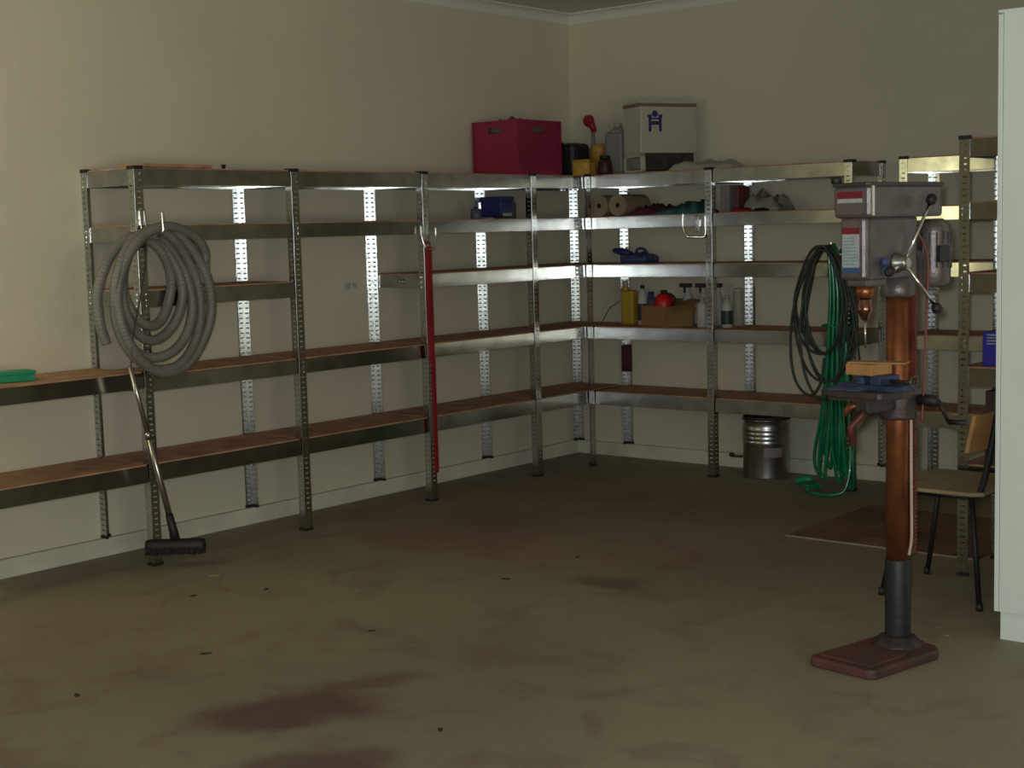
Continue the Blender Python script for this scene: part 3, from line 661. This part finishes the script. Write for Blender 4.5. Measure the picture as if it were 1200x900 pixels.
# front label on the head
MB().box(-.036, -.2525, 1.432, .03, -.2495, 1.452).build('red_label', lab_red, hd)
MB().box(-.036, -.2525, 1.325, .03, -.2495, 1.432).build('pale_label', lab_white, hd)
m = MB()
for i in range(9): m.box(-.031, -.2532, 1.334+i*.0105, .025-rnd.uniform(0, .015), -.2522, 1.3375+i*.0105)
m.build('label_lines', lab_ink, hd)
MB().box(-.036, -.2525, 1.308, .03, -.2495, 1.325).build('blue_label', lab_blue, hd)
MB().lathe([(.012, 0), (.014, .006), (.014, .018), (.008, .022)], (.06, -.17, 1.34), axis='x', n=14).build('switch', blue2_m, hd)
MB().lathe([(.016, 0), (.018, .004), (.012, .016)], (.06, -.155, 1.31), axis='x', n=14).build('switch', mat('teal_plastic', (.02, .25, .28), .4), hd)
# feed hub with three spokes
HX, HY, HZ = .056, -.095, 1.335
hub = MB().lathe([(.034, 0), (.034, .012), (.026, .018), (.024, .045), (.015, .052)], (HX, HY, HZ), axis='x', n=22).build('feed_hub', mat('worn_steel', (.4, .41, .38), .3, 1), dp)
hc = Vector((HX+.035, HY, HZ))
for k in (Vector((.03, .10, .195)), Vector((.05, .10, -.145)), Vector((.06, -.16, -.02))):
    sp = MB().tube([hc, hc+k], .0055, 8).build('spoke', chrome, dp)
    d = k.normalized(); MB().tube([hc+k-d*.008, hc+k, hc+k+d*.018, hc+k+d*.026], [.01, .017, .017, .008], 12).build('knob', black_m, sp)
# spindle, chuck and bit
MB().lathe([(.03, 1.225), (.031, 1.265)], (0, -.18, 0), n=22).build('quill', rust_m, dp)
MB().lathe([(.008, 1.15), (.013, 1.155), (.024, 1.178), (.026, 1.182), (.026, 1.196), (.023, 1.2), (.023, 1.218), (.014, 1.227)], (0, -.18, 0), n=22).build('chuck', mat('steel_copper_reflection', (.4, .2, .15), .22, 1, .2, 20), dp)  # copper-coloured reflections painted into the base colour of the chuck
MB().tube([(0, -.18, 1.155), (0, -.18, 1.06)], [.004, .003], 8).build('drill_bit', chrome, dp)
# motor
mo = MB().lathe([(.03, 1.245), (.05, 1.25), (.057, 1.262), (.058, 1.3), (.058, 1.43), (.055, 1.455), (.03, 1.475)], (.025, .165, 0), n=30).build('motor', drill_m, dp)
m = MB()
for i in range(16):
    a = 2*PI*i/16; c_, s_ = math.cos(a), math.sin(a); m.tube([(.025+.0595*c_, .165+.0595*s_, 1.31), (.025+.0595*c_, .165+.0595*s_, 1.43)], .003, 5)
m.build('cooling_fins', drill_m, mo)
MB().box(.08, .10, 1.33, .1, .15, 1.385).build('terminal_box', sleeve_m, mo, bevel=.004)
MB().box(-.02, .04, 1.37, .02, .14, 1.45).build('motor_bracket', iron_m, dp)
MB().tube(spline([(.085, -.02, 1.44), (.1, .02, 1.36), (.095, .03, 1.25), (.09, .03, 1.17), (.075, .04, .95), (.07, .035, .8)], 6), .004, 6).build('power_cord', mat('red_brown_cord', (.22, .06, .05), .5), dp)
MB().tube(spline([(.052, .0, .84), (.056, -.004, .6), (.055, 0, .42), (.047, 0, .36), (.044, .0, .35)], 6), .0055, 6).build('pale_cord', cord_w, dp)
# table with bracket
tb = MB().prism([(-.1, -.28), (.12, -.28), (.13, -.27), (.13, -.055), (.12, -.045), (-.1, -.045), (-.11, -.055), (-.11, -.27)], .905, .927).build('table', iron_m, dp, bevel=.004)
m = MB().box(-.085, -.265, .893, .1, -.25, .907).box(-.085, -.08, .893, .1, -.065, .907).box(-.085, -.25, .893, -.07, -.08, .907).box(.085, -.25, .893, .1, -.08, .907); m.build('table_ribs', iron_m, tb)
MB().lathe([(.06, .81), (.062, .82), (.062, .885), (.058, .9)], n=26).build('bracket_collar', iron_m, dp)
MB().box(-.03, -.2, .845, .03, -.04, .905).build('table_arm', iron_m, dp, bevel=.01)
MB().tube([(0, -.18, .86), (0, -.2, .84), (-.03, -.22, .8), (-.02, -.22, .74)], [.014, .014, .012, .011], 10).build('clamp_lever', mat('red_oxide_steel', (.25, .05, .03), .5), dp)
MB().tube([(-.06, -.1, .87), (-.11, -.12, .85), (-.12, -.13, .82)], [.013, .012, .01], 8).build('lock_bolt', rust_m, dp)
cr_ = MB().tube([(.05, .04, .875), (.11, .06, .87), (.115, .065, .87)], [.02, .02, .012], 12).tube([(.115, .06, .875), (.14, .085, .80)], .007, 8).tube([(.14, .085, .80), (.2, .1, .80)], .009, 8).build('crank', black_m, dp)
# things on the table
def tbl(name, label, cat, lx, ly, rz=0):
    a = math.radians(-10); x = 3.707+lx*math.cos(a)-ly*math.sin(a); y = -3.062+lx*math.sin(a)+ly*math.cos(a)
    return thing(name, label, cat, (x, y, .927), a+rz)
vz = tbl('drill_vise', 'dark blue drill vise lying on the drill press table', 'vise', .03, -.17)
MB().box(-.11, -.06, 0, .12, .06, .018).build('vise_base', blueclamp_m, vz, bevel=.004); MB().box(.02, -.055, .016, .06, .055, .046).build('fixed_jaw', blueclamp_m, vz, bevel=.004); MB().box(-.04, -.05, .016, -.01, .05, .042).build('moving_jaw', blueclamp_m, vz, bevel=.004)
MB().tube([(.06, 0, .03), (.15, .0, .03)], .006, 8).build('vise_screw', iron_m, vz); MB().tube([(.15+.001*0, .02*math.cos(a), .03+.02*math.sin(a)) for a in [2*PI*i/14 for i in range(14)]], .0035, 6, closed=True).build('screw_ring', dark_wire, vz)
wbk = tbl('wood_block', 'small orange wooden block resting on the blue vise', 'block', .0, -.165); wbk.location.z = .9735
MB().box(-.052, -.05, 0, .052, .06, .036).build('block_body', wood_m, wbk, bevel=.002)
btn = tbl('thin_batten', 'thin pale batten lying across the small wooden block', 'batten', .03, -.15, .35); btn.location.z = 1.0095
MB().box(-.095, -.03, 0, .095, .03, .006).build('batten_body', mat('pale_wood', (.4, .22, .1), .6), btn, bevel=.001)
tag(lumpy(14, 10, .06, .07, .02, 71).build('blue_rag', mat('blue_cloth', (.05, .07, .14), .85), None, loc=(3.65, -3.275, .928)), 'dull blue rag at the front edge of the drill press table', 'rag')

# ------------------------------------------------------------------ chair
ch = thing('chair', 'old wooden chair with thin black metal legs beside the white cupboard', 'chair', (3.53, -2.18, 0))
st_ = MB(); st_.prism([(-.19, -.2), (-.17, -.235), (.17, -.245), (.21, -.22), (.21, .2), (.17, .225), (-.16, .225), (-.19, .19)], .437, .453); st_.build('seat', seat_m, ch, bevel=.006)
leg0 = None
legs = [((-.13, -.17, .43), (-.215, -.19, 0)), ((-.13, .17, .43), (-.215, .235, 0)), ((.15, -.19, .43), (.192, -.212, 0)), ((.15, .18, .43), (.2, .235, 0))]
for a, b in legs:
    l = MB().tube([a, b], .0105, 10).build('leg', black_m, ch); MB().tube([(b[0], b[1], 0), (b[0]*.995, b[1]*.995, .03)], .014, 10).build('rubber_foot', black_p, l)
MB().tube([(-.15, -.19, .428), (.17, -.2, .428), (.17, .19, .428), (-.15, .19, .428)], .0105, 8, closed=True).build('seat_frame', black_m, ch)
for s_, y in ((-1, -.2), (1, .19)):
    MB().tube(spline([(.15, y, .43), (.19, y, .46), (.222, y, .6), (.255, y, .775)], 5), .012, 10).build('back_post', black_m, ch)
m = MB(); nn = 14
for i in range(nn+1):
    y = -.31+.58*i/nn; bow = .05*(1-(2*i/nn-1)**2); m.v += [(.168+bow*.6, y, .612), (.184+bow*.6, y, .612), (.215+bow*.6, y, .755), (.199+bow*.6, y, .755)]
for i in range(nn):
    a = i*4
    for j in range(4): m.f.append((a+j, a+(j+1) % 4, a+4+(j+1) % 4, a+4+j))
m.f += [(0, 3, 2, 1), tuple(nn*4+j for j in range(4))]
m.build('backrest', wood_m, ch, bevel=.004)

# ------------------------------------------------------------------ white cupboard
cu = thing('white_cupboard', 'tall white cupboard cut off by the right edge of the picture', 'cupboard', (4.36, -2.46, 0))
# local frame: front face at y=-.268
MB().box(-.435, -.245, 0, .45, .25, .101).build('plinth', cab_m, cu)
MB().box(-.45, -.25, .101, .45, .25, 2.155).build('carcass', cab_m, cu, bevel=.001)
for x0, x1 in ((-.432, -.0015), (.0015, .432)):
    dd = MB().box(x0, -.268, .103, x1, -.252, 2.155).build('cupboard_door', cab_m, cu, bevel=.0015)
    hx = -.03 if x1 < .01 else .03
    MB().tube([(hx, -.268, 1.0), (hx, -.295, 1.005), (hx, -.295, 1.145), (hx, -.268, 1.15)], .005, 8).build('handle', chrome, dd)
MB().box(-.45, -.268, .103, -.434, -.25, 2.15).box(.434, -.268, .103, .45, -.25, 2.15).build('edge_strip', cab_m, cu, bevel=.0015)
MB().box(-.45, -.268, 2.155, .45, .25, 2.164).build('top_panel', cab_m, cu)
pbx = thing('pale_carton', 'pale carton on top of the white cupboard', 'carton', (4.3, -2.5, 2.164))
MB().box(-.31, -.2, 0, .31, .2, .3).build('carton_body', mat('pale_card', (.6, .55, .45), .7), pbx, bevel=.003); MB().box(-.31, -.2015, .27, .31, -.2, .3).build('tape', tan_m, pbx)

# goods on the free-standing unit
bx = thing('blue_carton', 'bright blue box on the free-standing shelf beside the white cupboard', 'box', (3.6, -1.76, S4))
MB().box(-.09, -.1, 0, .09, .1, .14).build('box_body', mat('strong_blue', (.03, .03, .4), .5), bx, bevel=.004)
m = MB()
for i in range(4): m.box(-.07, -.102, .09+i*.012, .02, -.0995, .095+i*.012)
m.build('printed_lines', lab_white, bx)
tag(MB().box(-.1, -.15, 0, .25, .15, .3).build('dark_brown_carton', dkbrown, None, bevel=.004, loc=(3.62, -1.7, S5)), 'dark brown carton on the low free-standing shelf behind the chair back', 'carton')

# ------------------------------------------------------------------ flat sheet and debris on the floor
sh = thing('hardboard_sheet', 'reddish brown hardboard sheet lying flat on the floor behind the drill press', 'board', (2.95, -1.15, 0))
MB().box(-.49, -.455, 0, .44, .42, .006).build('sheet', sheet_m, sh)
MB().box(-.49, -.459, .0, .44, -.454, .0075).build('pale_edge', mat('raw_edge', (.34, .28, .2), .7), sh)
def streak(pts, r):
    m = MB(); m.sm = True; q = spline(pts, 5)
    for a, b in zip(q, q[1:]):
        d = (b-a).normalized(); w = Vector((-d.y, d.x, 0))*r; m.quad(a-w, b-w, b+w, a+w)
    return m
streak([(-.18, -.28, .0068), (-.1, -.24, .0068), (-.0, -.12, .0068), (.05, .1, .0068)], .016).build('paint_streak', mat('red_paint_mark', (.3, .035, .02), .6), sh)
streak([(.2, -.2, .0068), (.3, -.1, .0068), (.4, -.02, .0068)], .02).build('paint_streak', MATS['red_paint_mark'], sh)
SCR = [(.78, -3.66, .012, 'tiny pale scrap on the floor just right of the broom head'), (1.17, -3.7, .008, 'tiny dark scrap on the floor in front of the broom and first front post'),
       (1.0, -3.95, .007, 'tiny dark scrap on the floor left of the broom shadow'), (1.72, -4.45, .012, 'small dark leaf-like scrap left of the big reddish stain'),
       (2.0, -3.9, .007, 'tiny dark speck above the big reddish stain'), (2.95, -4.55, .008, 'small dark scrap right of the big reddish stain'),
       (1.75, -5.0, .009, 'small dark scrap near the lower left corner of the floor'), (1.9, -3.0, .010, 'small dark scrap in the middle of the open floor'),
       (1.9, -2.5, .008, 'tiny dark scrap on the floor toward the shelving corner'), (3.75, -2.75, .013, 'pale flat scrap on the floor between drill press and white cupboard')]
for i, (x, y, s_, lab) in enumerate(SCR):
    m = MB(); k = 7; m.prism([(s_*(1+.5*rnd.random())*math.cos(2*PI*j/k)*1.7, s_*(.8+.5*rnd.random())*math.sin(2*PI*j/k)) for j in range(k)], 0, .002+.002*rnd.random())
    o = m.build('floor_scrap', MATS['raw_edge'] if i in (0, 9) else dkbrown, None, loc=(x, y, 0)); o.rotation_euler = (0, 0, rnd.uniform(0, 3))
    tag(o, lab, 'scrap', 'scraps on the concrete floor')
